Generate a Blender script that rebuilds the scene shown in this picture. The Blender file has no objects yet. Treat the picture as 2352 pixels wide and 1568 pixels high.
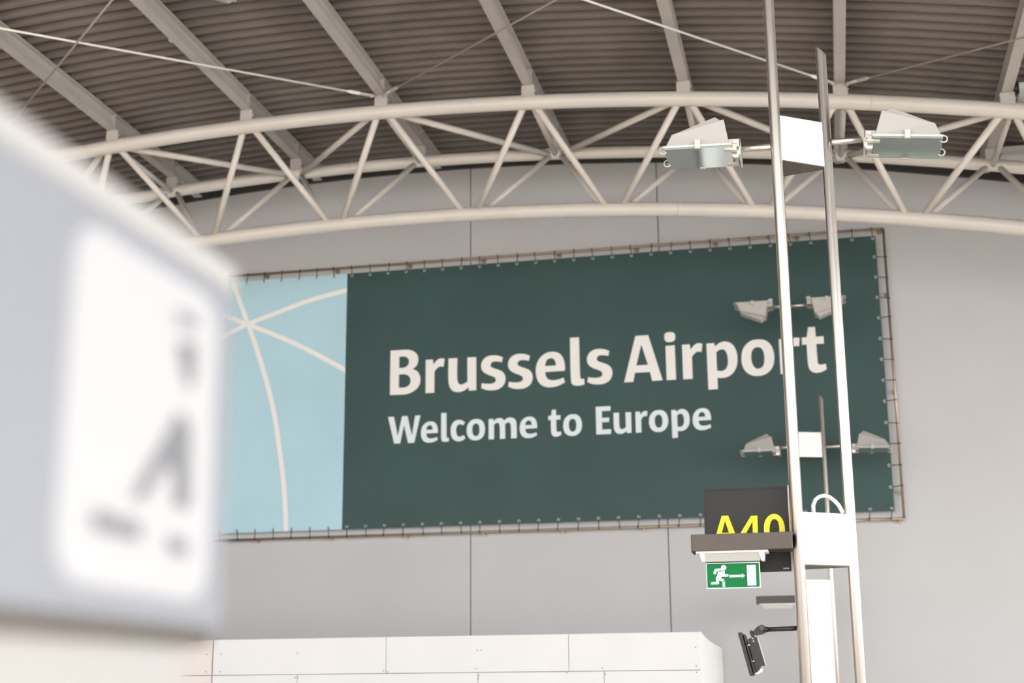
import bpy, math, random
from mathutils import Vector, Matrix
from mathutils.geometry import tessellate_polygon
random.seed(7)
S = bpy.context.scene
COL = S.collection

# ------------------------------------------------------------------ camera
FPX, CX, CY, EYE = 3299.0, 1176.0, 784.0, 1.6
AX = Vector((15448., 931., FPX)); AZ = Vector((-95., 13264., -FPX)).normalized()
AX = (AX - AX.dot(AZ) * AZ).normalized(); AY = AZ.cross(AX)
R3 = Matrix((AX, AY, AZ))                       # camera axes -> room axes
cam = bpy.data.cameras.new('camera'); co = bpy.data.objects.new('camera', cam); COL.objects.link(co)
cam.sensor_width = 36; cam.lens = FPX / 2352 * 36; cam.clip_start = .05; cam.clip_end = 300
co.matrix_world = Matrix.Translation((0, 0, EYE)) @ R3.to_4x4()
cam.dof.use_dof = True; cam.dof.focus_distance = 9.8; cam.dof.aperture_fstop = 1.9
S.camera = co

# ------------------------------------------------------------------ light
W = bpy.data.worlds.new('overcast_sky'); S.world = W; W.use_nodes = True
W.node_tree.nodes['Background'].inputs[0].default_value = (.93, .96, 1.0, 1)
W.node_tree.nodes['Background'].inputs[1].default_value = 1.0
sl = bpy.data.lights.new('sun', 'SUN'); sl.energy = 11.0; sl.angle = .02; sl.color = (1, .97, .94)
so = bpy.data.objects.new('sun', sl); COL.objects.link(so); so.location = (-20, 10, 30)
so.rotation_euler = Vector((.75, -.35, -.95)).to_track_quat('-Z', 'Y').to_euler()
S.view_settings.view_transform = 'Standard'; S.view_settings.look = 'None'
S.view_settings.gamma = 1; S.view_settings.use_curve_mapping = False
S.view_settings.exposure = 1.43

# ------------------------------------------------------------------ helpers
def ray(px, py): return R3 @ Vector((px - CX, CY - py, -FPX))
def onY(px, py, y):
    d = ray(px, py); return Vector((0, 0, EYE)) + d * (y / d.y)
def onX(px, py, x):
    d = ray(px, py); return Vector((0, 0, EYE)) + d * (x / d.x)

def mat(name, col, rough=.5, metal=0., noise=.0, nscale=6., bump=0., bscale=200., col2=None, spec=.5, stretch=None):
    m = bpy.data.materials.new(name); m.use_nodes = True; nt = m.node_tree; b = nt.nodes['Principled BSDF']
    b.inputs['Base Color'].default_value = (*col, 1); b.inputs['Roughness'].default_value = rough
    b.inputs['Metallic'].default_value = metal; b.inputs['Specular IOR Level'].default_value = spec
    tc = nt.nodes.new('ShaderNodeTexCoord'); src = tc.outputs['Object']
    if stretch:
        mp = nt.nodes.new('ShaderNodeMapping'); mp.inputs['Scale'].default_value = stretch
        nt.links.new(src, mp.inputs[0]); src = mp.outputs[0]
    if noise or col2:
        n = nt.nodes.new('ShaderNodeTexNoise'); n.inputs['Scale'].default_value = nscale; n.inputs['Detail'].default_value = 4
        nt.links.new(src, n.inputs['Vector'])
        mx = nt.nodes.new('ShaderNodeMix'); mx.data_type = 'RGBA'
        c2 = col2 or tuple(c * (1 - noise) for c in col)
        mx.inputs[6].default_value = (*col, 1); mx.inputs[7].default_value = (*c2, 1)
        rp = nt.nodes.new('ShaderNodeMapRange'); rp.inputs[1].default_value = .4; rp.inputs[2].default_value = .68
        nt.links.new(n.outputs[0], rp.inputs[0]); nt.links.new(rp.outputs[0], mx.inputs[0])
        nt.links.new(mx.outputs[2], b.inputs['Base Color'])
    if bump:
        n = nt.nodes.new('ShaderNodeTexNoise'); n.inputs['Scale'].default_value = bscale
        nt.links.new(src, n.inputs['Vector'])
        bp = nt.nodes.new('ShaderNodeBump'); bp.inputs['Strength'].default_value = bump; bp.inputs['Distance'].default_value = .01
        nt.links.new(n.outputs[0], bp.inputs['Height']); nt.links.new(bp.outputs[0], b.inputs['Normal'])
    return m

M = dict(
    truss=mat('truss_paint', (.74, .69, .62), .34, 0, .06, 2.),
    purlin=mat('purlin_paint', (.54, .50, .455), .45, 0, .1, 1.5),
    deck=mat('deck_metal', (.225, .194, .171), .5, 0, .3, .9),
    wall=mat('wall_panel_paint', (.60, .595, .59), .6, 0, .03, .6),
    trim=mat('dark_trim', (.05, .045, .04), .6),
    floor=mat('floor_terrazzo', (.58, .50, .42), .35, 0, .12, 8.),
    leftwall=mat('left_wall_paint', (.62, .54, .46), .7),
    bracket=mat('bracket_paint', (.52, .49, .45), .4),
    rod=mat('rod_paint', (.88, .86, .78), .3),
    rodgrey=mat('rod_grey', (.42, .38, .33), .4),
    green=mat('banner_dark_green', (.034, .082, .076), .55, 0, .12, .8, .05, 60),
    blue=mat('banner_light_blue', (.52, .77, .86), .6, 0, .06, .8, .05, 60),
    white_print=mat('white_print', (.95, .92, .87), .6),
    ice_print=mat('ice_print', (.84, .92, .94), .6),
    bronze=mat('bronze_tube', (.42, .33, .24), .35, .7),
    cord=mat('dark_cord', (.03, .028, .025), .8),
    grommet=mat('grommet_metal', (.7, .66, .58), .3, .9),
    steel=mat('brushed_stainless', (.80, .75, .69), .36, 1., .06, 3., 0, 40, stretch=(30, 30, .4)),
    plate=mat('stainless_plate', (.86, .85, .83), .42, .35, .03, 3.),
    lamp=mat('lamp_housing_paint', (.46, .44, .41), .42),
    clip=mat('clip_paint', (.55, .53, .49), .35),
    inner=mat('lamp_reflector', (.75, .80, .76), .3),
    black=mat('black_plastic', (.018, .017, .016), .45, 0, .2, 30.),
    brown=mat('brown_beam_paint', (.085, .066, .051), .45, 0, .1, 12.),
    anthracite=mat('anthracite_panel', (.030, .029, .027), .55, 0, .1, 4., spec=.3),
    yellow=mat('yellow_print', (.95, .80, .0), .5),
    exit_green=mat('exit_green', (.0, .16, .04), .5, spec=.2),
    exit_white=mat('exit_white', (.86, .87, .85), .5),
    diffuser=mat('prismatic_diffuser', (.62, .62, .58), .2),
    box_white=mat('plasterboard_white', (.80, .79, .77), .6, 0, .03, 2.),
    box_pink=mat('plasterboard_pinkish', (.78, .72, .68), .6),
    screw=mat('screw_dark', (.25, .22, .19), .6),
    face=mat('sign_face_grey', (.20, .21, .235), .5),
    signw=mat('sign_white', (.37, .37, .38), .5),
    signtrim=mat('sign_trim_white', (.355, .35, .34), .5),
    signink=mat('sign_grey_ink', (.13, .133, .145), .5),
    cream=mat('cream_body', (.31, .305, .29), .5),
    conduit=mat('white_conduit', (.78, .75, .70), .35),
    render=mat('bounce_facade_render', (.86, .87, .88), .8),
    apron=mat('concrete_apron', (.26, .265, .27), .8, 0, .1, .3),
)
def brushed(m, aniso, rot):
    nt = m.node_tree; b = nt.nodes['Principled BSDF']; t = nt.nodes.new('ShaderNodeTangent'); t.direction_type = 'RADIAL'; t.axis = 'Z'
    b.inputs['Anisotropic'].default_value = aniso; b.inputs['Anisotropic Rotation'].default_value = rot; nt.links.new(t.outputs[0], b.inputs['Tangent'])
M['post'] = mat('brushed_stainless_post', (.82, .77, .71), .36, 1., .06, 3., stretch=(30, 30, .4)); brushed(M['post'], .92, .25)
def glass_mat():
    m = bpy.data.materials.new('green_tinted_glass'); m.use_nodes = True; nt = m.node_tree; nt.nodes.clear()
    o = nt.nodes.new('ShaderNodeOutputMaterial'); t = nt.nodes.new('ShaderNodeBsdfTransparent'); g = nt.nodes.new('ShaderNodeBsdfGlossy')
    d = nt.nodes.new('ShaderNodeBsdfDiffuse'); d.inputs[0].default_value = (.50, .60, .56, 1)
    t.inputs[0].default_value = (.72, .82, .77, 1); g.inputs[0].default_value = (.85, .92, .88, 1); g.inputs['Roughness'].default_value = .08
    m1 = nt.nodes.new('ShaderNodeMixShader'); m1.inputs[0].default_value = .4
    nt.links.new(t.outputs[0], m1.inputs[1]); nt.links.new(d.outputs[0], m1.inputs[2])
    fr = nt.nodes.new('ShaderNodeFresnel'); fr.inputs[0].default_value = 1.5
    m2 = nt.nodes.new('ShaderNodeMixShader'); nt.links.new(fr.outputs[0], m2.inputs[0])
    nt.links.new(m1.outputs[0], m2.inputs[1]); nt.links.new(g.outputs[0], m2.inputs[2]); nt.links.new(m2.outputs[0], o.inputs[0])
    return m
M['glass'] = glass_mat()

class MB:
    def __init__(s): s.v = []; s.f = []; s.smooth = []
    def face(s, idx, sm=False): s.f.append(tuple(idx)); s.smooth.append(sm)
    def box(s, x0, x1, y0, y1, z0, z1):
        b = len(s.v)
        s.v += [(x, y, z) for z in (z0, z1) for y in (y0, y1) for x in (x0, x1)]
        for q in ((0, 2, 3, 1), (4, 5, 7, 6), (0, 1, 5, 4), (2, 6, 7, 3), (0, 4, 6, 2), (1, 3, 7, 5)): s.face([b + i for i in q])
        return s
    def prism(s, pts, h0, h1, axis='y'):
        """extrude a 2-D outline: axis y takes (x,z), x takes (y,z), z takes (x,y)"""
        n = len(pts); b = len(s.v)
        for h in (h0, h1):
            for p, q in pts:
                s.v.append({'y': (p, h, q), 'x': (h, p, q), 'z': (p, q, h)}[axis])
        s.face(range(b, b + n)); s.face(reversed(range(b + n, b + 2 * n)))
        for i in range(n):
            j = (i + 1) % n; s.face((b + i, b + n + i, b + n + j, b + j))
        return s
    def hexa(s, p):
        """8 corners: bottom loop of four, then top loop of four"""
        b = len(s.v); s.v += [tuple(q) for q in p]
        for q in ((3, 2, 1, 0), (4, 5, 6, 7), (0, 1, 5, 4), (1, 2, 6, 5), (2, 3, 7, 6), (3, 0, 4, 7)): s.face([b + i for i in q])
        return s
    def tube(s, path, r, n=14, caps=True):
        path = [Vector(p) for p in path]; rs = r if isinstance(r, (list, tuple)) else [r] * len(path)
        up = Vector((0, 0, 1)); prev = None; b = len(s.v)
        for i, p in enumerate(path):
            t = (path[min(i + 1, len(path) - 1)] - path[max(i - 1, 0)]).normalized()
            if prev is None:
                a = up if abs(t.z) < .9 else Vector((0, 1, 0)); u = a.cross(t).normalized()
            else: u = (prev - prev.dot(t) * t).normalized()
            prev = u; w = t.cross(u)
            for k in range(n):
                a = 2 * math.pi * k / n; s.v.append(tuple(p + rs[i] * (math.cos(a) * u + math.sin(a) * w)))
        for i in range(len(path) - 1):
            for k in range(n):
                k2 = (k + 1) % n; s.face((b + i * n + k, b + i * n + k2, b + (i + 1) * n + k2, b + (i + 1) * n + k), True)
        if caps:
            s.face(reversed(range(b, b + n))); e = b + (len(path) - 1) * n; s.face(range(e, e + n))
        return s
    def ring(s, c, R, r, axis='y', n=16, m=8, a0=0, a1=2 * math.pi):
        pts = []
        full = abs(a1 - a0 - 2 * math.pi) < 1e-6; k = n
        for i in range(k + 1):
            a = a0 + (a1 - a0) * i / k; p, q = R * math.cos(a), R * math.sin(a)
            pts.append(Vector(c) + Vector({'y': (p, 0, q), 'x': (0, p, q), 'z': (p, q, 0)}[axis]))
        return s.tube(pts, r, m)
    def flat(s, loops, fn):
        """filled 2-D outline with holes; fn maps (p,q) to a point"""
        pts = [[fn(*p[:2]) for p in l] for l in loops]
        tr = tessellate_polygon([[Vector((p[0], -p[1] if len(p) > 1 else 0, 0)) for p in l] for l in loops])
        b = len(s.v); s.v += [tuple(p) for l in pts for p in l]
        for t in tr: s.face([b + i for i in t])
        return s
    def mesh(s, name):
        m = bpy.data.meshes.new(name); m.from_pydata(s.v, [], s.f); m.polygons.foreach_set('use_smooth', s.smooth); m.update(); return m
    def build(s, name, mt, parent=None, bevel=0):
        return obj(name, s.mesh(name), mt, parent, bevel)

def obj(name, me, mt, parent=None, bevel=0):
    o = bpy.data.objects.new(name, me); COL.objects.link(o)
    if mt is not None and not me.materials: me.materials.append(M[mt])
    if parent is not None: o.parent = parent
    if bevel:
        bv = o.modifiers.new('bevel', 'BEVEL'); bv.width = bevel; bv.segments = 2; bv.limit_method = 'ANGLE'
    return o
def thing(name, label, cat, loc=(0, 0, 0), group=None, rz=0):
    o = bpy.data.objects.new(name, None); COL.objects.link(o); o.location = loc; o.rotation_euler.z = rz
    o.empty_display_size = .1; return tag(o, label, cat, group)
def tag(o, label, cat, group=None):
    o['label'] = label; o['category'] = cat
    if group: o['group'] = group
    return o
def struct(o, label=None):
    o['kind'] = 'structure'
    if label: o['label'] = label
    return o

def spline(pts, k=7):
    """closed outline: points with a third value are corners, the others are passed smoothly"""
    n = len(pts); cor = [i for i in range(n) if len(pts[i]) > 2]
    P = [Vector(p[:2]) for p in pts]
    def cr(p0, p1, p2, p3, t):
        return .5 * ((2 * p1) + (p2 - p0) * t + (2 * p0 - 5 * p1 + 4 * p2 - p3) * t * t + (3 * p1 - p0 - 3 * p2 + p3) * t ** 3)
    def cen(p0, p1, p2, p3):
        t0 = 0; t1 = t0 + max((p1 - p0).length, 1e-6) ** .5; t2 = t1 + max((p2 - p1).length, 1e-6) ** .5; t3 = t2 + max((p3 - p2).length, 1e-6) ** .5
        out = []
        for j in range(k):
            t = t1 + (t2 - t1) * j / k
            a1 = p0 * ((t1 - t) / (t1 - t0)) + p1 * ((t - t0) / (t1 - t0)); a2 = p1 * ((t2 - t) / (t2 - t1)) + p2 * ((t - t1) / (t2 - t1)); a3 = p2 * ((t3 - t) / (t3 - t2)) + p3 * ((t - t2) / (t3 - t2))
            b1 = a1 * ((t2 - t) / (t2 - t0)) + a2 * ((t - t0) / (t2 - t0)); b2 = a2 * ((t3 - t) / (t3 - t1)) + a3 * ((t - t1) / (t3 - t1))
            out.append(b1 * ((t2 - t) / (t2 - t1)) + b2 * ((t - t1) / (t2 - t1)))
        return out
    out = []
    for i in range(n):
        a, b = i, (i + 1) % n
        if len(pts[a]) > 2 and len(pts[b]) > 2: out.append(P[a]); continue
        p0 = P[a] + (P[a] - P[b]) * .5 if len(pts[a]) > 2 else P[a - 1]
        p3 = P[b] + (P[b] - P[a]) * .5 if len(pts[b]) > 2 else P[(b + 1) % n]
        out += cen(p0, P[a], P[b], p3)
    return [tuple(p) for p in out]
def ellipse(cx, cy, rx, ry, n=28): return [(cx + rx * math.cos(2 * math.pi * i / n), cy + ry * math.sin(2 * math.pi * i / n)) for i in range(n)]

# ------------------------------------------------------------------ the hall
YW = 19.5
wall_top = lambda x: 9.264 - .0124 * (x + 5.75) ** 2
deck_z = lambda x: 9.335 - .0118 * (x + 5.75) ** 2
chord_z = lambda x: 8.91 - .0115 * (x + 5.7) ** 2
XL, XR, YB, YD = -24., 10.5, -14., 2.0      # the metal deck ends at YD, roof left open beyond to let light in

struct(MB().box(XL - .2, XR, YB, YW + .3, -.2, 0).build('floor', 'floor'))
struct(MB().box(-90, 110, -120, 90, -.5, -.22).build('ground', 'apron'))
struct(MB().box(24, 34, -40, 60, -.2, 11).build('bounce_facade', 'render'), 'unseen pale facade added to bounce light in from the right')  # unseen building, added as a bright reflector for the right side
struct(MB().box(XR, XR + .25, YD, YW + .3, 5.0, 6.2).build('wall_right_blocker', 'leftwall'), 'unseen header wall added on the right to keep light off the upper wall')  # unseen strip, added to block light reaching the top of the back wall
# corrugated roof deck, ribs running along the wall
def deck():
    m = MB(); prof = []; y = YW + .12; pitch = .210
    while y > YD:
        prof += [(y, 0), (y - .056, 0), (y - .072, .155), (y - .194, .155)]; y -= pitch
    xs = [XL + (XR - XL) * i / 44 for i in range(45)]
    for x in xs:
        for (yy, dz) in prof: m.v.append((x, yy, deck_z(x) + dz))
    n = len(prof)
    for i in range(len(xs) - 1):
        for j in range(n - 1):
            m.face((i * n + j, i * n + j + 1, (i + 1) * n + j + 1, (i + 1) * n + j))
    return m
struct(deck().build('ceiling', 'deck'), 'dark brown-grey corrugated metal roof deck')
def arc_slab(x0, x1, y0, y1, zlo, zhi, n=16):
    m = MB(); xs = [x0 + (x1 - x0) * i / n for i in range(n + 1)]
    return m.prism([(x, zlo(x)) for x in xs] + [(x, zhi(x)) for x in reversed(xs)], y0, y1)
wb = struct(arc_slab(XL, XR, YW + .1, YW + .3, lambda x: 0, lambda x: wall_top(x) + .12).build('wall_back', 'trim'))
for a, b in ((XL, -4.907), (-4.893, -2.151), (-2.137, XR)):
    arc_slab(a, b, YW, YW + .1, lambda x: 0, lambda x: wall_top(x) + .02).build('wall_panel', 'wall', wb)
struct(arc_slab(XL, XR, YW - .06, YW + .1, lambda x: wall_top(x) - .01, lambda x: wall_top(x) + .085, 40).build('trim_1', 'trim'), 'dark curved trim between wall top and roof')
struct(MB().box(XL - .2, XL, YB, YW + .3, 0, 7).build('wall_left', 'leftwall'))

# ------------------------------------------------------------------ purlins
NX = [-10.9, -9.027, -7.125, -5.29, -3.366, -1.432, .425, 2.30, 4.17]
ORD = ['cut off at the top left corner', 'running above the blurred sign', 'second bracketed from left', 'with the left pair of tie rods', 'third bracketed from left, above letters', 'just left of tall steel post', 'straight above the right floodlight pole', 'at the right edge of roof', 'beyond the right edge']
for i, x in enumerate(NX):
    zb = chord_z(x) + .205; zt = deck_z(x) - .004; tl = -.024 * (x + 5.8)   # slope of the arch
    t = thing('roof_purlin', f'grey steel I-beam under the corrugated roof, {ORD[i]}', 'beam', (x, 0, zb), 'roof purlins')
    h = zt - zb; w = .064; y0, y1 = YD, 19.05
    MB().box(-w, w, y0, y1, 0, .016).build('bottom_flange', 'purlin', t)
    MB().box(-w, w, y0, y1, h - .016, h).build('top_flange', 'purlin', t)
    MB().box(-.006, .006, y0, y1, .016, h - .016).build('web', 'purlin', t)
    for ys in (16.28, 18.05):
        MB().box(.006, .064, ys, ys + .012, .016, h - .02).build('stiffener', 'bracket', t)
    if i == 2:
        MB().box(-.080, -.062, 14.2, 14.26, -.01, .03).build('cable_clip', 'clip', t)
        MB().tube([(-.075, 6, h - .03), (-.075, 14.2, h - .03), (-.075, 14.23, .02)], .008, 6).build('cable', 'cord', t)

# ------------------------------------------------------------------ truss
YF, YR, YBt = 16.4, 18.2, 17.3
BX = [-9.95, -8.03, -6.2, -4.345, -2.45, -.59, 1.235, 3.15, 5.0]
bot_z = lambda x: 7.765 - .0121 * (x + 5.35) ** 2
tr = thing('roof_truss', 'pale painted arched three-chord tubular roof truss spanning above the banner', 'truss', (0, 0, 0))
XA, XB = -16., 8.5
def arc_tube(fz, y, r, n=60): return MB().tube([(XA + (XB - XA) * i / n, y, fz(XA + (XB - XA) * i / n)) for i in range(n + 1)], r, 28)
arc_tube(chord_z, YF, .094).build('top_chord', 'truss', tr)
arc_tube(chord_z, YR, .082).build('top_chord', 'truss', tr)
arc_tube(bot_z, YBt, .092).build('bottom_chord', 'truss', tr)
for x, y, f, rr in ((.78, YF, chord_z, .097), (-1.62, YBt, bot_z, .095), (-6.3, YR, chord_z, .085)):
    MB().tube([(x - .012, y, f(x - .012)), (x + .012, y, f(x + .012))], rr, 28).build('weld_ring', 'truss', tr)
def brace(a, b, r=.04): MB().tube([a, b], r, 16).build('brace', 'truss', tr)
allN = [NX[0] - 1.87] + NX
allB = BX
for k, x in enumerate(NX):
    F = Vector((x, YF, chord_z(x))); Rr = Vector((x, YR, chord_z(x)))
    for bx, s in ((BX[k - 1] if k else NX[0] - .95, -1), (BX[k], 1)):
        if k == 0 and s == -1: continue
        B = Vector((bx, YBt, bot_z(bx)))
        if s == 1 and k == len(NX) - 1: B = Vector((5.0, YBt, bot_z(5.0)))
        d = Vector((-s * .095, 0, 0))
        brace(F + Vector((s * .05, 0, 0)), B + d + Vector((0, -.02, .02)), .043)
        brace(Rr + Vector((s * .05, 0, 0)), B + d * 1.5 + Vector((0, .03, .02)), .038)
    if k in (1, 3, 4, 5, 6, 7): brace(F + Vector((.03, 0, -.02)), Rr + Vector((0, 0, -.02)), .036)
    if k % 2 == 1:
        if k + 1 < len(NX): brace(F + Vector((.12, 0, -.02)), Vector((NX[k + 1] - .05, YR, chord_z(NX[k + 1]) - .02)), .043)
        brace(F + Vector((-.12, 0, -.02)), Vector((NX[k - 1] + .05, YR, chord_z(NX[k - 1]) - .02)), .04)
    for y in (YF, YR):
        MB().box(x - .085, x + .085, y - .07, y + .07, chord_z(x) + .06, chord_z(x) + .203).build('saddle_bracket', 'bracket', tr, .004)
        for yy in (y - .05, y + .05): MB().tube([(x + .1, yy, chord_z(x) + .13), (x + .08, yy, chord_z(x) + .13)], .012, 8).build('bolt', 'grommet', tr)

# ------------------------------------------------------------------ tie rods
def rod(xa, xb, mt, r, lab, L=5.25):
    a = Vector((xa, YF - .1, chord_z(xa) + .165)); b = Vector((xb, YF - .1 - L, chord_z(xb) + .165 - (0 if mt == 'rod' else .09))); d = (b - a).normalized()
    t = thing('tie_rod', lab, 'rod', (0, 0, 0), 'roof tie rods')
    MB().tube([a + d * .42, b], r, 10).build('rod', mt, t)
    MB().tube([a + d * .26, a + d * .30, a + d * .40, a + d * .46], [.014, .024, .024, r], 10).build('turnbuckle', mt, t)
    MB().tube([a + d * .08, a + d * .28], .02, 10).build('fork', 'bracket', t)
    MB().tube([a + d * .12 + Vector((0, 0, -.03)), a + d * .12 + Vector((0, 0, .03))], .014, 8).build('pin', 'grommet', t)
rod(NX[3], NX[0], 'rod', .0135, 'bright white tie rod running from truss to upper left corner')
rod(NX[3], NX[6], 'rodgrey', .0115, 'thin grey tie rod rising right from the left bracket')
rod(NX[6], NX[3], 'rod', .0135, 'bright white tie rod passing behind the tall steel post')
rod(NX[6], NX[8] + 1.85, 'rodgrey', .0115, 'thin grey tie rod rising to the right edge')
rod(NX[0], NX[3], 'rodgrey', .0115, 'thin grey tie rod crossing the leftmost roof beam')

# channels beyond the last purlin
for y, lab in ((16.45, 'smooth grey roof channel at right edge above the truss'), (18.5, 'smooth grey roof channel at right edge below the upper chord')):
    t = thing('roof_channel', lab, 'channel', (2.42, y, deck_z(2.9) - .14), 'roof channels')
    MB().prism([(-.24, 0), (.24, 0), (.24, .12), (.225, .12), (.225, .015), (-.225, .015), (-.225, .12), (-.24, .12)], 0, 1.6, 'x').build('channel', 'wall', t)
    MB().box(.0, 1.6, -.27, -.24, .0, .03).build('lip', 'bracket', t)

# ------------------------------------------------------------------ banner frame and banner
FX0, FX1, FZ0, FZ1 = -10.3, .953, 3.845, 7.818
fr = thing('steel_tube_frame', 'thin bronze tube frame fixed to the grey wall around the banner', 'frame', (0, YW, FZ0))
zf = lambda z: z - FZ0
yt = -.10
for p in ([(FX0, yt, 0), (FX1, yt, 0)], [(FX0, yt, zf(FZ1)), (FX1, yt, zf(FZ1))], [(FX0, yt, 0), (FX0, yt, zf(FZ1))], [(FX1, yt, 0), (FX1, yt, zf(FZ1))]):
    MB().tube(p, .017, 12).build('frame_tube', 'bronze', fr)
def stud(x, z): MB().tube([(x, yt, z), (x, 0, z)], .012, 8).tube([(x, -.03, z), (x, 0, z)], .035, 12).build('wall_stud', 'bronze', fr)
x = FX1 - .05
while x > FX0:
    stud(x, -.02); stud(x, zf(FZ1) - .02); x -= 1.12
for k in range(3): stud(FX1 - .012, .35 + 1.35 * k)
YBn = YW - .115
ba = thing('banner', 'large dark green and light blue welcome banner lashed to a frame', 'banner', (0, YBn, FZ0))
bx0, bx1, bz0, bz1, sx, sz = FX0 + .12, .840, .10, FZ1 - FZ0 - .10, -6.75, 5.70 - FZ0
for (a, b, c, d, m, dy) in ((bx0, sx, bz0, sz + .02, 'blue', 0), (bx0, sx, sz, bz1, 'blue', -.003), (sx, bx1, bz0, sz + .02, 'green', 0), (sx, bx1, sz, bz1, 'green', -.003)):
    MB().box(a, b, dy - .002, dy + .002, c, d).build('fabric_panel', m, ba)
gr_me = MB().ring((0, 0, 0), .016, .0065, 'y', 12, 6).mesh('grommet'); gr_me.materials.append(M['grommet'])
def lash(gx, gz, tx, tz):
    g = obj('grommet', gr_me, None, ba); g.location = (gx, -.008, gz)
    j = random.uniform(-.02, .02); k = (1 if abs(tx - gx) < .02 else 0)
    a = Vector((gx, -.01, gz)); b = Vector((tx + j * k, .015 - .022, tz + j * (1 - k)))
    m = MB().tube([a, b], .006, 5)
    if k: m.tube([b + Vector((0, 0, -.02)), b + Vector((0, -.006, 0)), b + Vector((0, 0, .022))], .007, 5)
    else: m.tube([b + Vector((-.02, 0, 0)), b + Vector((0, -.006, 0)), b + Vector((.022, 0, 0))], .007, 5)
    m.build('lashing', 'cord', ba)
x = bx1 - .035
while x > bx0:
    lash(x, bz1 - .035, x, FZ1 - FZ0); lash(x, bz0 + .035, x, 0); x -= .277
z = bz1 - .30
while z > .2: lash(bx1 - .03, z, FX1, z + .0); z -= .287

# lettering printed on the banner: outlines in the banner's own plane
def C(u, v, ox, oy, s): p = onY(ox + u / s, oy + v / s, YBn - .006); return (p.x, p.z - FZ0)
def G(loops, ox, oy, s=7.84): return [[C(p[0], p[1], ox, oy, s) for p in (spline(l))] for l in loops]
gl = {}
gl['B'] = G([[(133,510,1),(380,494),(440,494),(520,508),(590,552),(627,615),(633,690),(605,775),(530,842,1),(600,870),(652,935),(672,1020),(660,1110),(610,1190),(530,1250),(440,1287),(350,1300),(122,1308,1)],
  [(292,620,1),(370,614),(420,625),(455,660),(465,710),(448,765),(405,805),(350,818),(288,824,1)], [(286,940,1),(380,935),(445,955),(483,1000),(493,1055),(480,1110),(440,1150),(385,1172),(283,1177,1)]], 880, 740)
gl['r'] = G([[(767,676,1),(895,666,1),(908,757,1),(960,692),(1005,658),(1055,648),(1108,658,1),(1088,801,1),(1040,794),(1000,805),(962,838),(925,885,1),(922,1266,1),(763,1275,1)]], 880, 740)
gl['u'] = G([[(1178,652,1),(1338,642,1),(1333,945),(1338,1040),(1360,1100),(1400,1120),(1450,1107),(1518,1068,1),(1516,632,1),(1676,624,1),(1678,1222,1),(1546,1231,1),(1534,1172,1),(1470,1222),(1400,1250),(1335,1256),(1265,1240),(1215,1195),(1185,1120),(1174,1000)]], 880, 740)
gl['s'] = G([[(2157,630,1),(2138,718,1),(2080,708),(2020,705),(1965,718),(1935,762),(1945,800),(2000,828),(2080,855),(2150,890),(2193,950),(2204,1020),(2188,1095),(2140,1163),(2050,1212),(1950,1224),(1850,1215),(1764,1182,1),(1778,1095,1),(1840,1104),(1910,1107),(1975,1097),(2020,1070),(2030,1035),(2015,1000),(1970,972),(1900,948),(1830,912),(1783,865),(1764,800),(1775,720),(1822,650),(1900,605),(1990,593),(2080,602)]], 880, 740)
gl['e'] = G([[(722,895,1),(1078,872,1),(1080,800),(1065,700),(1020,600),(950,545),(860,530),(760,545),(660,605),(590,700),(556,820),(556,930),(585,1040),(650,1125),(740,1165),(840,1167),(950,1145),(1080,1082,1),(1056,994,1),(980,1022),(900,1038),(830,1040),(775,1020),(735,965)],
  [(722,787,1),(735,715),(770,665),(825,645),(875,660),(905,710),(918,775,1)]], 1160, 740)
gl['l'] = G([[(1169,278,1),(1332,268,1),(1352,950),(1358,1000),(1380,1018),(1424,1012,1),(1434,1112,1),(1380,1132),(1300,1140),(1240,1132),(1200,1100),(1186,1020)]], 1160, 740)
gl['A'] = G([[(308,244,1),(540,230,1),(801,1042,1),(611,1055,1),(571,893,1),(301,909,1),(272,1072,1),(106,1082,1)], [(414,400,1),(536,763,1),(326,776,1)]], 1420, 740)
gl['i'] = G([[(850,425,1),(1018,411,1),(1042,1030,1),(872,1041,1)]], 1420, 740)
gl['dot'] = G([[(830,260),(835,215),(865,188),(925,177),(985,182),(1018,210),(1027,265),(1018,315),(980,345),(920,355),(865,347),(838,315)]], 1420, 740)
gl['p'] = G([[(1586,383,1),(1727,372,1),(1742,435,1),(1810,378),(1880,350),(1930,346),(2010,365),(2080,425),(2130,530),(2148,660),(2135,780),(2085,890),(2010,960),(1920,995),(1787,1000,1),(1795,1200,1),(1624,1213,1)],
  [(1766,538,1),(1815,500),(1865,486),(1915,500),(1955,565),(1975,680),(1965,780),(1930,845),(1870,875),(1780,868,1)]], 1420, 740)
gl['o'] = G([[(640,465),(530,480),(430,545),(360,650),(336,790),(345,900),(390,1010),(460,1080),(540,1115),(640,1122),(750,1100),(850,1030),(910,930),(930,800),(915,680),(870,570),(800,500),(720,468)],
  [(630,603),(570,620),(530,670),(513,760),(525,870),(560,950),(600,985),(645,990),(700,970),(735,920),(750,830),(745,740),(720,660),(680,615)]], 1660, 720)
gl['t'] = G([[(1537,243,1),(1662,238,1),(1675,415,1),(1815,405,1),(1824,538,1),(1685,546,1),(1707,830),(1718,895),(1750,917),(1855,901,1),(1873,1000,1),(1800,1042),(1710,1065),(1630,1055),(1570,1010),(1540,930),(1528,820),(1510,555,1),(1430,563,1),(1421,432,1),(1512,424,1)]], 1660, 720)
gl['W'] = G([[(68,346,1),(150,342,1),(203,608,1),(262,334,1),(338,331,1),(398,600,1),(444,326,1),(518,322,1),(432,702,1),(345,706,1),(289,458,1),(236,711,1),(152,714,1)]], 880, 900, 6.0308)
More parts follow.
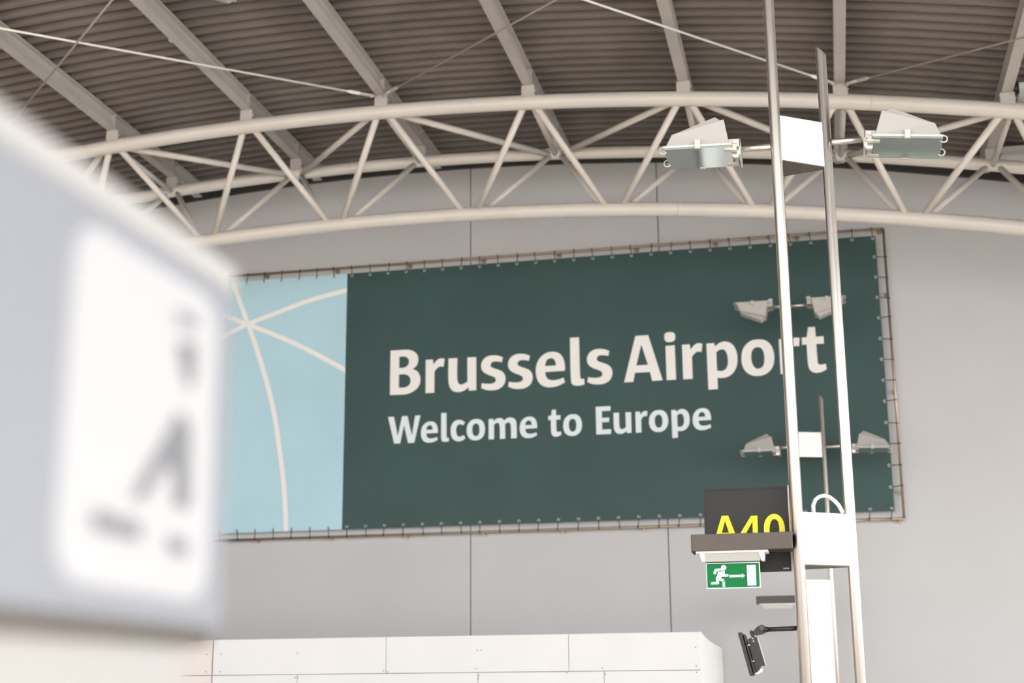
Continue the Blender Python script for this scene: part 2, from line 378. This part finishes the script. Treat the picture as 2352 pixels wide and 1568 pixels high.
gl['c'] = G([[(1135,420,1),(1108,460,1),(1075,447),(1045,450),(1020,480),(1011,530),(1020,585),(1045,617),(1080,613),(1115,595,1),(1140,635,1),(1100,670),(1040,683),(985,667),(948,620),(935,555),(943,470),(985,408),(1045,385),(1095,393)]], 880, 900, 6.0308)
gl['m'] = G([[(1461,376,1),(1525,370,1),(1530,405,1),(1565,372),(1610,360),(1650,368),(1675,395,1),(1715,362),(1765,352),(1815,367),(1843,410),(1850,480),(1852,638,1),(1772,643,1),(1769,480),(1760,435),(1740,420),(1690,440,1),(1692,645,1),(1617,650,1),(1615,490),(1605,440),(1585,425),(1538,447,1),(1537,652,1),(1461,657,1)]], 880, 900, 6.0308)
gl['E'] = G([[(717,190,1),(908,180,1),(908,240,1),(797,246,1),(799,332,1),(891,327,1),(891,384,1),(800,389,1),(803,483,1),(918,476,1),(915,539,1),(726,547,1)]], 1240, 900, 5.6)
def bbox(g): q = [p for l in g for p in l]; return min(p[0] for p in q), max(p[0] for p in q), min(p[1] for p in q), max(p[1] for p in q)
def letter(g, m, dx=0, dz=0, s=1, o=(0, 0)):
    L = [[(o[0] + (p[0] - o[0]) * s + dx, o[1] + (p[1] - o[1]) * s + dz) for p in l] for l in g]
    MB().flat(L, lambda p, q: (p, -.006, q)).build('letter', m, ba)
for c in ('B', 'r', 'u', 's', 'e', 'l', 'A', 'i', 'dot', 'p', 'o', 't'): letter(gl[c], 'white_print')
def shift(src, ax, ay, bx, by, ox, oy, ox2, oy2):
    p = C(ax, ay, ox, oy, 7.84); q = C(bx, by, ox2, oy2, 7.84); letter(gl[src], 'white_print', q[0] - p[0], q[1] - p[1])
shift('s', 2157, 630, 449, 603, 880, 740, 1160, 740); shift('s', 2157, 630, 1878, 515, 880, 740, 1160, 740)
shift('r', 767, 676, 1147, 405, 880, 740, 1420, 740); shift('r', 767, 676, 1008, 460, 880, 740, 1660, 720)
for c in 'WcmE': letter(gl[c], 'ice_print')
base1 = C(763, 1275, 880, 740, 7.84)[1]; base2 = C(1461, 657, 880, 900, 6.0308)[1]
for c, px, py in (('e', 966.6, 990), ('l', 1013.2, 970), ('o', 1071.9, 987), ('e', 1193.4, 982), ('t', 1259.1, 958), ('o', 1293.4, 975), ('u', 1409.3, 970), ('r', 1459.8, 970), ('o', 1490.4, 965), ('p', 1542.3, 960), ('e', 1590.7, 962)):
    bb = bbox(gl[c]); X = C((px) * 1, py, 0, 0, 1)[0]
    letter(gl[c], 'ice_print', X - bb[0], base2 - base1, .598, (bb[0], base1))
# the white emblem lines on the blue field
def stripe(pts, w):
    pts = [C(u, v, 480, 560, 2.119) for u, v in pts]
    q = []
    P = [Vector(p) for p in pts]
    P = [P[0] * 2 - P[1]] + P + [P[-1] * 2 - P[-2]]
    for i in range(1, len(P) - 2):
        for k in range(8):
            t = k / 8; q.append(.5 * ((2 * P[i]) + (P[i + 1] - P[i - 1]) * t + (2 * P[i - 1] - 5 * P[i] + 4 * P[i + 1] - P[i + 2]) * t * t + (3 * P[i] - P[i - 1] - 3 * P[i + 1] + P[i + 2]) * t ** 3))
    q.append(P[-2]); m = MB()
    for i, p in enumerate(q):
        t = (q[min(i + 1, len(q) - 1)] - q[max(i - 1, 0)]).normalized(); n = Vector((-t.y, t.x)) * w / 2
        for a in (p + n, p - n): m.v.append((min(a.x, sx - .001), -.006 - .0004 * stripe.k, min(max(a.y, bz0 + .002), bz1 - .002)))
    for i in range(len(q) - 1): m.face((2 * i, 2 * i + 1, 2 * i + 3, 2 * i + 2))
    stripe.k += 1; m.build('emblem_line', 'white_print', ba)
stripe.k = 0
stripe([(60, 80), (107, 175), (190, 390), (260, 600), (312, 800), (346, 1020), (366, 1200), (376, 1410)], .072)
stripe([(-140, 560), (50, 458), (190, 390), (330, 335), (500, 272), (690, 220)], .069)
stripe([(-160, 270), (60, 345), (190, 392), (350, 455), (500, 525), (685, 625)], .069)

# ------------------------------------------------------------------ white boxed room by the wall
PY = 14.5
bxr = thing('boxed_room', 'white panelled box room standing against the wall below the banner', 'partition', (0, PY, 0))
zt = 2.231
MB().prism([(-1.36, .03), (-1.46, 1.6), (-1.56, 4.98), (-11.9, 4.98), (-11.9, .03)], 0, zt - .012, 'z').build('core', 'bracket', bxr)
def pan(x0, x1, z0, z1, m='box_white'):
    g = .0025
    MB().box(x0 + g, x1 - g, -.015, .02, z0 + g, z1 - g).build('panel', m, bxr, .002)
r1 = 1.862
rows = [(r1, zt, [-6.447, -4.538, -2.628, -1.302]), (.62, r1, [-6.447, -5.5, -3.565, -2.274, -1.302]), (0., .62, [-6.447, -4.538, -2.628, -1.302])]
for z0, z1, xs in rows:
    for a, b in zip(xs, xs[1:]): pan(a, b, z0, z1)
    for a, b in ((-11.9, -8.6), (-8.6, -6.455)): pan(a, b, z0, z1, 'box_pink')
MB().prism([(-1.302, -.014), (-1.372, 1.2), (-1.428, 2.5), (-1.462, 3.8), (-1.478, 4.98), (-1.50, 4.98), (-1.484, 3.8), (-1.45, 2.5), (-1.394, 1.2), (-1.324, -.014)], 0, zt, 'z').build('side_panel', 'box_white', bxr)
MB().prism([(-1.40, .02), (-1.52, 2.5), (-1.58, 4.98), (-11.9, 4.98), (-11.9, .02)], zt - .012, zt - .002, 'z').build('roof_board', 'box_white', bxr)
sc_me = MB().tube([(0, 0, 0), (0, -.003, 0)], .007, 6).mesh('screw'); sc_me.materials.append(M['screw'])
for x, z in ((-6.36, 1.90), (-6.36, 2.08), (-4.56, 1.89), (-4.52, 1.88), (-5.49, 1.83), (-5.52, 1.83), (-3.58, 1.90), (-3.55, 1.83), (-3.56, 1.80), (-3.53, 2.08), (-3.57, 2.08), (-2.65, 1.85), (-2.29, 1.89), (-2.26, 1.83), (-1.36, 2.08), (-1.36, 1.90), (-1.36, 1.84), (-5.5, 2.08), (-6.52, 2.08), (-6.52, 1.9)):
    o = obj('screw', sc_me, None, bxr); o.location = (x, -.0155, z)

# ------------------------------------------------------------------ floodlights
def floodlight(label, loc, side, up=False, tilt=0, group='floodlights on the steel columns', arm=None):
    """local x runs outward from the pole; side -1 mirrors it; up turns the glass to the sky"""
    t = thing('floodlight', label, 'floodlight', loc, group)
    w, d = .42, .36; fz = -1 if up else 1
    def Pt(x, y, z):
        a = math.radians(tilt); x2 = x * math.cos(a) + z * math.sin(a); z2 = -x * math.sin(a) + z * math.cos(a)
        return (side * x2, y, fz * z2)
    def put(m, name, mt, bev=0, parent=None):
        m.v = [Pt(*p) for p in m.v]; return m.build(name, mt, parent or t, bev)
    h = d / 2
    # housing loops: rim, shoulder, ridge
    L = [[(.012, -h + .01, 0), (.408, -h + .01, 0), (.408, h - .01, 0), (.012, h - .01, 0)],
         [(.014, -h + .012, .012), (.406, -h + .012, .012), (.406, h - .012, .012), (.014, h - .012, .012)],
         [(.048, -h + .045, .185), (.372, -h + .04, .10), (.372, h - .04, .10), (.048, h - .045, .185)],
         [(.060, -h + .075, .182), (.366, -h + .06, .103), (.366, h - .06, .103), (.060, h - .075, .182)],
         [(.106, -h + .105, .228), (.352, -h + .085, .122), (.352, h - .085, .122), (.106, h - .105, .228)]]
    m = MB(); m.v = [p for l in L for p in l]
    for i in range(len(L) - 1):
        for k in range(4): m.face((4 * i + k, 4 * i + (k + 1) % 4, 4 * i + 4 + (k + 1) % 4, 4 * i + 4 + k))
    m.face([16, 17, 18, 19])
    hs = put(m, 'housing', 'lamp', .008)
    put(MB().box(.02, .40, -h + .02, h - .02, .003, .006), 'reflector', 'inner')
    m = MB()
    for a in ((0, .42, -h, -h + .016), (0, .42, h - .016, h), (0, .016, -h + .016, h - .016), (.404, .42, -h + .016, h - .016)): m.box(a[0], a[1], a[2], a[3], -.006, .008)
    put(m, 'rim', 'clip')
    put(MB().box(.004, .416, -h + .004, h - .004, -.016, -.0065), 'glass', 'glass')
    for y in (-h, h): put(MB().box(.19, .225, y - .012, y + .012, -.02, .038), 'clip', 'clip', .003)
    for y in (-h + .035, h - .075):
        put(MB().prism([(-.03, .012), (-.004, .012), (-.004, -.008), (.045, -.014), (.045, -.024), (-.03, -.028)], y, y + .04), 'hinge_clip', 'clip', .002)
    for y in (-h + .05, h - .08):
        put(MB().ring((.425, y, -.002), .022, .005, 'y', 12, 6), 'wire_loop', 'clip')
    br = put(MB().box(-.052, .03, -.12, -.108, .005, .055).box(-.052, -.042, -.12, .12, -.05, .055).box(-.052, .03, .108, .12, .005, .055), 'yoke', 'clip', .003)
    for y in (-.126, .126): put(MB().tube([(-.02, y - .006, .03), (-.02, y + .006, .03)], .010, 10), 'bolt', 'grommet', parent=br)
    put(MB().tube([(-.022, -.09, -.03), (-.022, -.05, -.03)], .026, 16), 'pivot_disc', 'steel')
    put(MB().tube([(.01, -.07, .02), (-.015, -.075, 0), (-.035, -.075, -.01), (-.048, -.06, .0)], .006, 8), 'supply_cable', 'black')
    return t

# ------------------------------------------------------------------ steel columns
def column(label, XLp, YLp, XRp, YRp, ztopL, ztopR, group='twin-post steel light columns'):
    t = thing('light_column', label, 'column', (XLp, YLp, 0), group)
    dx, dy = XRp - XLp, YRp - YLp
    MB().tube([(0, 0, 0), (0, 0, ztopL)], .0345, 28).build('post', 'post', t)
    m = MB(); n = 28; r = .033                        # the shorter post ends in a slanted cut
    for zz in (0, 1):
        for k in range(n):
            a = 2 * math.pi * k / n; x, y = math.cos(a) * r, math.sin(a) * r
            m.v.append((dx + x, dy + y, (ztopR - x * 1.0) if zz else 0))
    for k in range(n): m.face((k, (k + 1) % n, n + (k + 1) % n, n + k), True)
    m.face(reversed(range(n))); m.face(range(n, 2 * n)); m.build('post', 'post', t)
    return t, dx, dy
def jbox(t, dx, dy, z0, z1, name='junction_box'):
    return MB().prism([(.02, -.015), (dx - .01, dy - .02), (dx - .005, dy + .01), (.02, .29), (.0, .29), (.0, -.0)], z0 + .006, z1, 'z').build(name, 'plate', t, .003), MB().prism([(.022, -.010), (dx - .012, dy - .015), (dx - .007, dy + .008), (.022, .287)], z0, z0 + .006, 'z').build('underside', 'brown', t)
def arm(t, x0, x1, y, z):
    MB().tube([(x0, y, z), (x1, y, z)], .020, 16).build('cross_arm', 'steel', t)

c1, dx, dy = column('tall brushed steel twin-post light column in front of the banner', -.188, 8.6, .121, 8.8, 8.35, 5.648)
jbox(c1, dx, dy, 4.846, 5.15); jbox(c1, dx, dy, 2.342, 2.655)
arm(c1, -.035, -.205, 0, 4.946); arm(c1, dx + .033, dx + .217, dy, 5.02)
# cable loop standing on the lower box
pts = [(1868.6, 1178), (1867.6, 1160), (1873, 1147), (1882, 1140), (1893, 1138), (1905, 1141), (1917, 1150), (1927, 1161), (1936, 1178)]
MB().tube([onY(a, b, 8.74) - Vector((-.188, 8.6, 0)) for a, b in pts], .0125, 12).build('conduit_loop', 'conduit', c1)
floodlight('cream floodlight left of the junction box on the nearer column', (-.457, 8.6, 4.918), -1, tilt=-2)
floodlight('cream floodlight right of the junction box on the nearer column', (.402, 8.8, 4.974), 1, tilt=6)

c2, dx2, dy2 = column('slender distant twin-post light column standing close to the banner', -.357, 18.5, -.019, 18.62, 8.3, 5.36)
jbox(c2, dx2, dy2, 4.562, 4.89)
MB().prism([(.02, -.015), (dx2 - .02, dy2 - .02), (dx2 - .02, dy2 + .01), (.02, .02)], .4, 3.02, 'z').build('infill_panel', 'plate', c2, .003)
arm(c2, -.03, -.19, 0, 4.70); arm(c2, dx2 + .03, dx2 + .33, dy2, 4.705)
arm(c2, -.03, -.19, 0, 6.565); arm(c2, .03, .23, 0, 6.565)
floodlight('small distant floodlight facing down, left of the banner column', (-.615, 18.5, 4.645), -1)
floodlight('small distant floodlight facing down, partly behind the right post', (.375, 18.62, 4.655), 1, tilt=2)
floodlight('small upturned floodlight left of the tall post above the letters', (-.612, 18.5, 6.60), -1, up=True)
floodlight('small upturned floodlight between the two tall posts', (-.075, 18.5, 6.60), 1, up=True)
floodlight('ceiling floodlight barely showing at the top edge below the roof deck', tuple(ray(556, 2) * (7.38 / ray(556, 2).z) + Vector((0, -.18, EYE + .15))), -1, up=True, group='ceiling floodlights')

# ------------------------------------------------------------------ bracket arms, exit sign, gate sign
def armbeam(label, x0, x1, y0, y1, z0, z1):
    t = thing('bracket_arm', label, 'bracket', ((x0 + x1) / 2, (y0 + y1) / 2, z0), 'brown bracket arms')
    a, b, c = (x1 - x0) / 2, (y1 - y0) / 2, z1 - z0
    MB().box(-a, a, -b, -b + .012, 0, c).box(-a, a, b - .012, b, 0, c).box(-a, a, -b + .012, b - .012, c - .012, c).build('channel', 'brown', t, .002)
    MB().box(-a - .006, -a, -b, b, -.006, c).build('end_cap', 'brown', t, .002)
    MB().box(-a, a, -b + .012, b - .012, .004, .014).build('underside_plate', 'brown', t)
    return t
armbeam('long brown arm carrying the green exit sign on the near column', -.794, -.215, 8.47, 8.66, 2.430, 2.527)
el = thing('exit_light', 'clear emergency luminaire with hanging green running-man exit sign', 'exit sign', (-.568, 8.56, 2.30))
def EL(x0, x1, y0, y1, z0, z1): return (x0 + .568, x1 + .568, y0 - 8.56, y1 - 8.56, z0 - 2.30, z1 - 2.30)
MB().box(*EL(-.775, -.358, 8.49, 8.64, 2.417, 2.431)).build('base', 'exit_white', el, .003)
b0 = [(-.757, 8.50), (-.375, 8.50), (-.375, 8.63), (-.757, 8.63)]; t0 = [(-.722, 8.545), (-.410, 8.545), (-.410, 8.60), (-.722, 8.60)]
MB().hexa([(x + .568, y - 8.56, 2.372 - 2.30) for x, y in t0] + [(x + .568, y - 8.56, 2.417 - 2.30) for x, y in b0]).build('diffuser', 'diffuser', el, .002)
for xe in (-.745, -.40):
    MB().hexa([(x + .568, y - 8.56, z - 2.30) for x, y, z in ((xe, 8.535, 2.371), (xe + .018 , 8.535, 2.371), (xe + .018, 8.605, 2.371), (xe, 8.605, 2.371), (xe - .012, 8.495, 2.418), (xe + .02, 8.495, 2.418), (xe + .02, 8.635, 2.418), (xe - .012, 8.635, 2.418))]).build('end_cheek', 'exit_white', el)
YE = 8.575
MB().box(*EL(-.727, -.413, YE, YE + .012, 2.2175, 2.368)).build('sign_plate', 'exit_white', el, .002)
e5 = lambda u, v, y: onY(1560 + u / 5.2265, 1080 + v / 5.2265, y) - Vector((-.568, 8.56, 2.30))
gq = [e5(u, v, YE) for u, v in ((341, 1128), (960, 1107), (972, 1397), (345, 1416))]
xg0, xg1 = -.722 + .568, -.4185 + .568
MB().box(xg0, xg1, YE - .0015 - 8.56, YE - 8.56, 2.2235 - 2.30, 2.3625 - 2.30).build('green_field', 'exit_green', el)
def epoly(name, loops, par=None):
    m = MB()
    for l in loops: m.flat([l], lambda u, v: e5(u, v, YE - .003))
    return m.build(name, 'exit_white', el)
epoly('running_figure', [ellipse(534, 1166, 31, 31, 20), [(430,1182),(458,1210),(435,1248),(408,1235)], [(430,1182),(500,1176),(545,1205),(500,1215),(450,1212)], [(478,1200),(545,1202),(548,1240),(480,1308),(442,1290)], [(515,1247),(590,1245),(590,1273),(522,1277)], [(442,1285),(482,1300),(476,1362),(445,1350)], [(384,1340),(476,1335),(476,1365),(384,1369)], [(455,1295),(490,1283),(550,1318),(545,1348),(518,1338)], [(518,1322),(550,1318),(550,1396),(524,1397)]])
epoly('arrow', [[(602,1256),(752,1251),(752,1236),(790,1264),(755,1290),(754,1278),(602,1284)]])
epoly('door_symbol', [[(810,1136),(917,1132),(927,1377),(822,1381)]])

YG = 8.72
gs = thing('gate_sign', 'square dark gate number sign with yellow A40 behind the brown arm', 'sign', (-.484, YG, 2.322))
G0 = Vector((-.484, YG, 2.322))
MB().box(-.252, .247, 0, .035, 0, .505).build('panel', 'anthracite', gs, .003)
MB().box(-.254, -.242, -.003, 0, 0, .505).box(-.242, .247, -.003, 0, .493, .505).box(-.242, .247, -.003, 0, 0, .008).build('face_trim', 'anthracite', gs)
MB().box(.248, .256, .002, .03, .0, .51).build('edge_rail', 'bracket', gs)
for z in (.44, .29, .075): MB().tube([(.25, .016, z), (.285, .016, z)], .006, 8).build('mounting_pin', 'steel', gs)
g5 = lambda u, v: onY(1560 + u / 5.2265, 1080 + v / 5.2265, YG - .004) - G0
MB().flat([[(510,545),(587,541),(732,905),(660,908),(620,798),(500,803),(468,915),(401,918)], [(549,605),(598,745),(512,750)]], g5).build('letter', 'yellow', gs)
MB().flat([[(862,545),(938,541),(948,800),(990,798),(992,858),(950,860),(952,905),(882,908),(880,863),(700,870),(698,815)], [(880,610),(886,803),(775,808)]], g5).build('letter', 'yellow', gs)
MB().flat([spline([(1140,520),(1205,545),(1250,610),(1270,715),(1255,820),(1212,885),(1150,910),(1085,890),(1038,825),(1018,720),(1028,615),(1075,545)]), spline([(1140,583),(1180,605),(1198,660),(1202,715),(1195,770),(1175,825),(1148,845),(1115,828),(1093,775),(1085,715),(1090,655),(1108,605)])], g5).build('letter', 'yellow', gs)
MB().box(.2, .235, -.004, 0, .012, .02).build('maker_plate', 'signtrim', gs)
armbeam('short brown arm low on the distant column below the exit sign', -.945, -.385, 18.38, 18.58, 2.731, 2.822)
e2 = thing('emergency_light', 'small clear emergency luminaire under the short brown arm', 'light', (-.69, 18.48, 2.62))
MB().box(-.225, .225, -.08, .08, .097, .110).build('base', 'exit_white', e2, .003)
MB().hexa([(-.16, -.04, .045), (.16, -.04, .045), (.16, .04, .045), (-.16, .04, .045), (-.205, -.07, .097), (.205, -.07, .097), (.205, .07, .097), (-.205, .07, .097)]).build('diffuser', 'diffuser', e2, .002)

# ------------------------------------------------------------------ black device on a jointed arm
MY = 8.62
mo = thing('monitor', 'black flat panel device tilted on a jointed arm at the near post', 'monitor', (-.50, MY, 1.72))
O0 = Vector((-.50, MY, 1.72))
q = lambda u, v: onY(1640 + u / 6.19, 1340 + v / 6.19, MY) - O0
def mp(name, pts, y0, y1, mt='black'): return MB().prism([(q(u, v).x, q(u, v).z) for u, v in pts], y0, y1).build(name, mt, mo, .002)
a = q(735, 652); b = q(1215, 632)
MB().tube([a, b], .0135, 14).build('arm', 'black', mo)
MB().tube([q(700, 652), q(760, 650)], .017, 14).build('arm_collar', 'black', mo)
c = q(683, 632)
kn = MB().tube([c + Vector((0, -.03, 0)), c + Vector((0, .03, 0))], .0185, 20).build('pivot_knob', 'black', mo)
MB().tube([c + Vector((0, -.034, 0)), c + Vector((0, -.030, 0))], .013, 16).build('knob_cap', 'brown', kn)
mp('link', [(630, 600), (735, 690), (715, 712), (580, 740), (552, 685)], -.02, .02)
mp('tilt_bracket', [(515, 665), (545, 663), (580, 760), (545, 775), (505, 700)], -.015, .015)
mp('screen_slab', [(355, 710), (405, 698), (572, 1300), (525, 1312)], -.11, .11)
mp('back_plate', [(428, 730), (445, 722), (605, 1268), (580, 1275)], -.10, .10)
bx = mp('electronics_box', [(490, 790), (615, 752), (738, 1165), (668, 1165), (665, 1215), (628, 1255), (600, 1260)], -.07, .07)
for u, v in ((562, 787), (572, 823), (600, 755)):
    p = q(u, v); MB().tube([p + Vector((0, -.078, 0)), p + Vector((0, -.068, 0))], .0035, 8).build('screw', 'exit_white', bx)
mp('rear_cover', [(612, 752), (626, 762), (745, 1165), (735, 1170)], -.065, .065, 'bracket')
mp('foot_edge', [(675, 1205), (690, 1205), (680, 1255), (620, 1290), (590, 1275), (628, 1258)], -.07, .07, 'exit_white')
for u, v in ((505, 880), (568, 1105)): mp('spacer', [(u - 25, v - 4), (u + 15, v - 10), (u + 15, v + 6), (u - 25, v + 10)], -.08, -.07, 'exit_white')

# ------------------------------------------------------------------ foreground totem sign
XS = -.55
ts = thing('totem_sign', 'blurred grey totem sign with white rounded panel close to the camera', 'sign', (XS, 1.0, 0))
O1 = Vector((XS, 1.0, 0))
ys, ye, z0s, z1s = -.85, .252, 1.661, 1.985
MB().box(-.10, 0, ys, ye, z0s, z1s).build('body', 'face', ts, .006)
MB().box(-.102, .003, ys, ye + .002, z1s - .004, z1s + .024).build('top_trim', 'signtrim', ts, .008)
MB().box(-.095, -.004, ys, ye - .012, z0s - .012, z0s).build('bottom_trim', 'brown', ts, .003)
MB().box(-.09, -.012, ys, ye - .045, 0, z0s - .012).build('pillar', 'cream', ts, .004)
def rrect(y0, y1, z0, z1, r, n=8):
    out = []
    for cy, cz, a in ((y1 - r, z1 - r, 0), (y0 + r, z1 - r, 90), (y0 + r, z0 + r, 180), (y1 - r, z0 + r, 270)):
        for k in range(n + 1): t = math.radians(a + 90 * k / n); out.append((cy + r * math.cos(t), cz + r * math.sin(t)))
    return out
MB().prism(rrect(-.052, .210, 1.685, 1.962, .035), 0, .002, 'x').build('white_panel', 'signw', ts)
k7 = lambda u, v: onX(u / 1.342, 400 + v / 1.342, XS + .0035) - O1
for nm, l in (('printed_mark', [(550, 515), (606, 522), (604, 600), (588, 672), (568, 610)]), ('printed_mark', [(556, 728), (590, 780), (588, 1032), (538, 1024), (540, 910), (512, 900), (440, 1010), (408, 990)]),
              ('printed_mark', [(286, 1030), (436, 1074), (436, 1132), (286, 1092)]), ('printed_mark', [(520, 1110), (580, 1130), (578, 1182), (520, 1162)]), ('faint_mark', [(546, 415), (614, 435), (610, 480), (552, 462)])):
    MB().flat([l], k7).build(nm, 'signink' if nm != 'faint_mark' else 'face', ts)
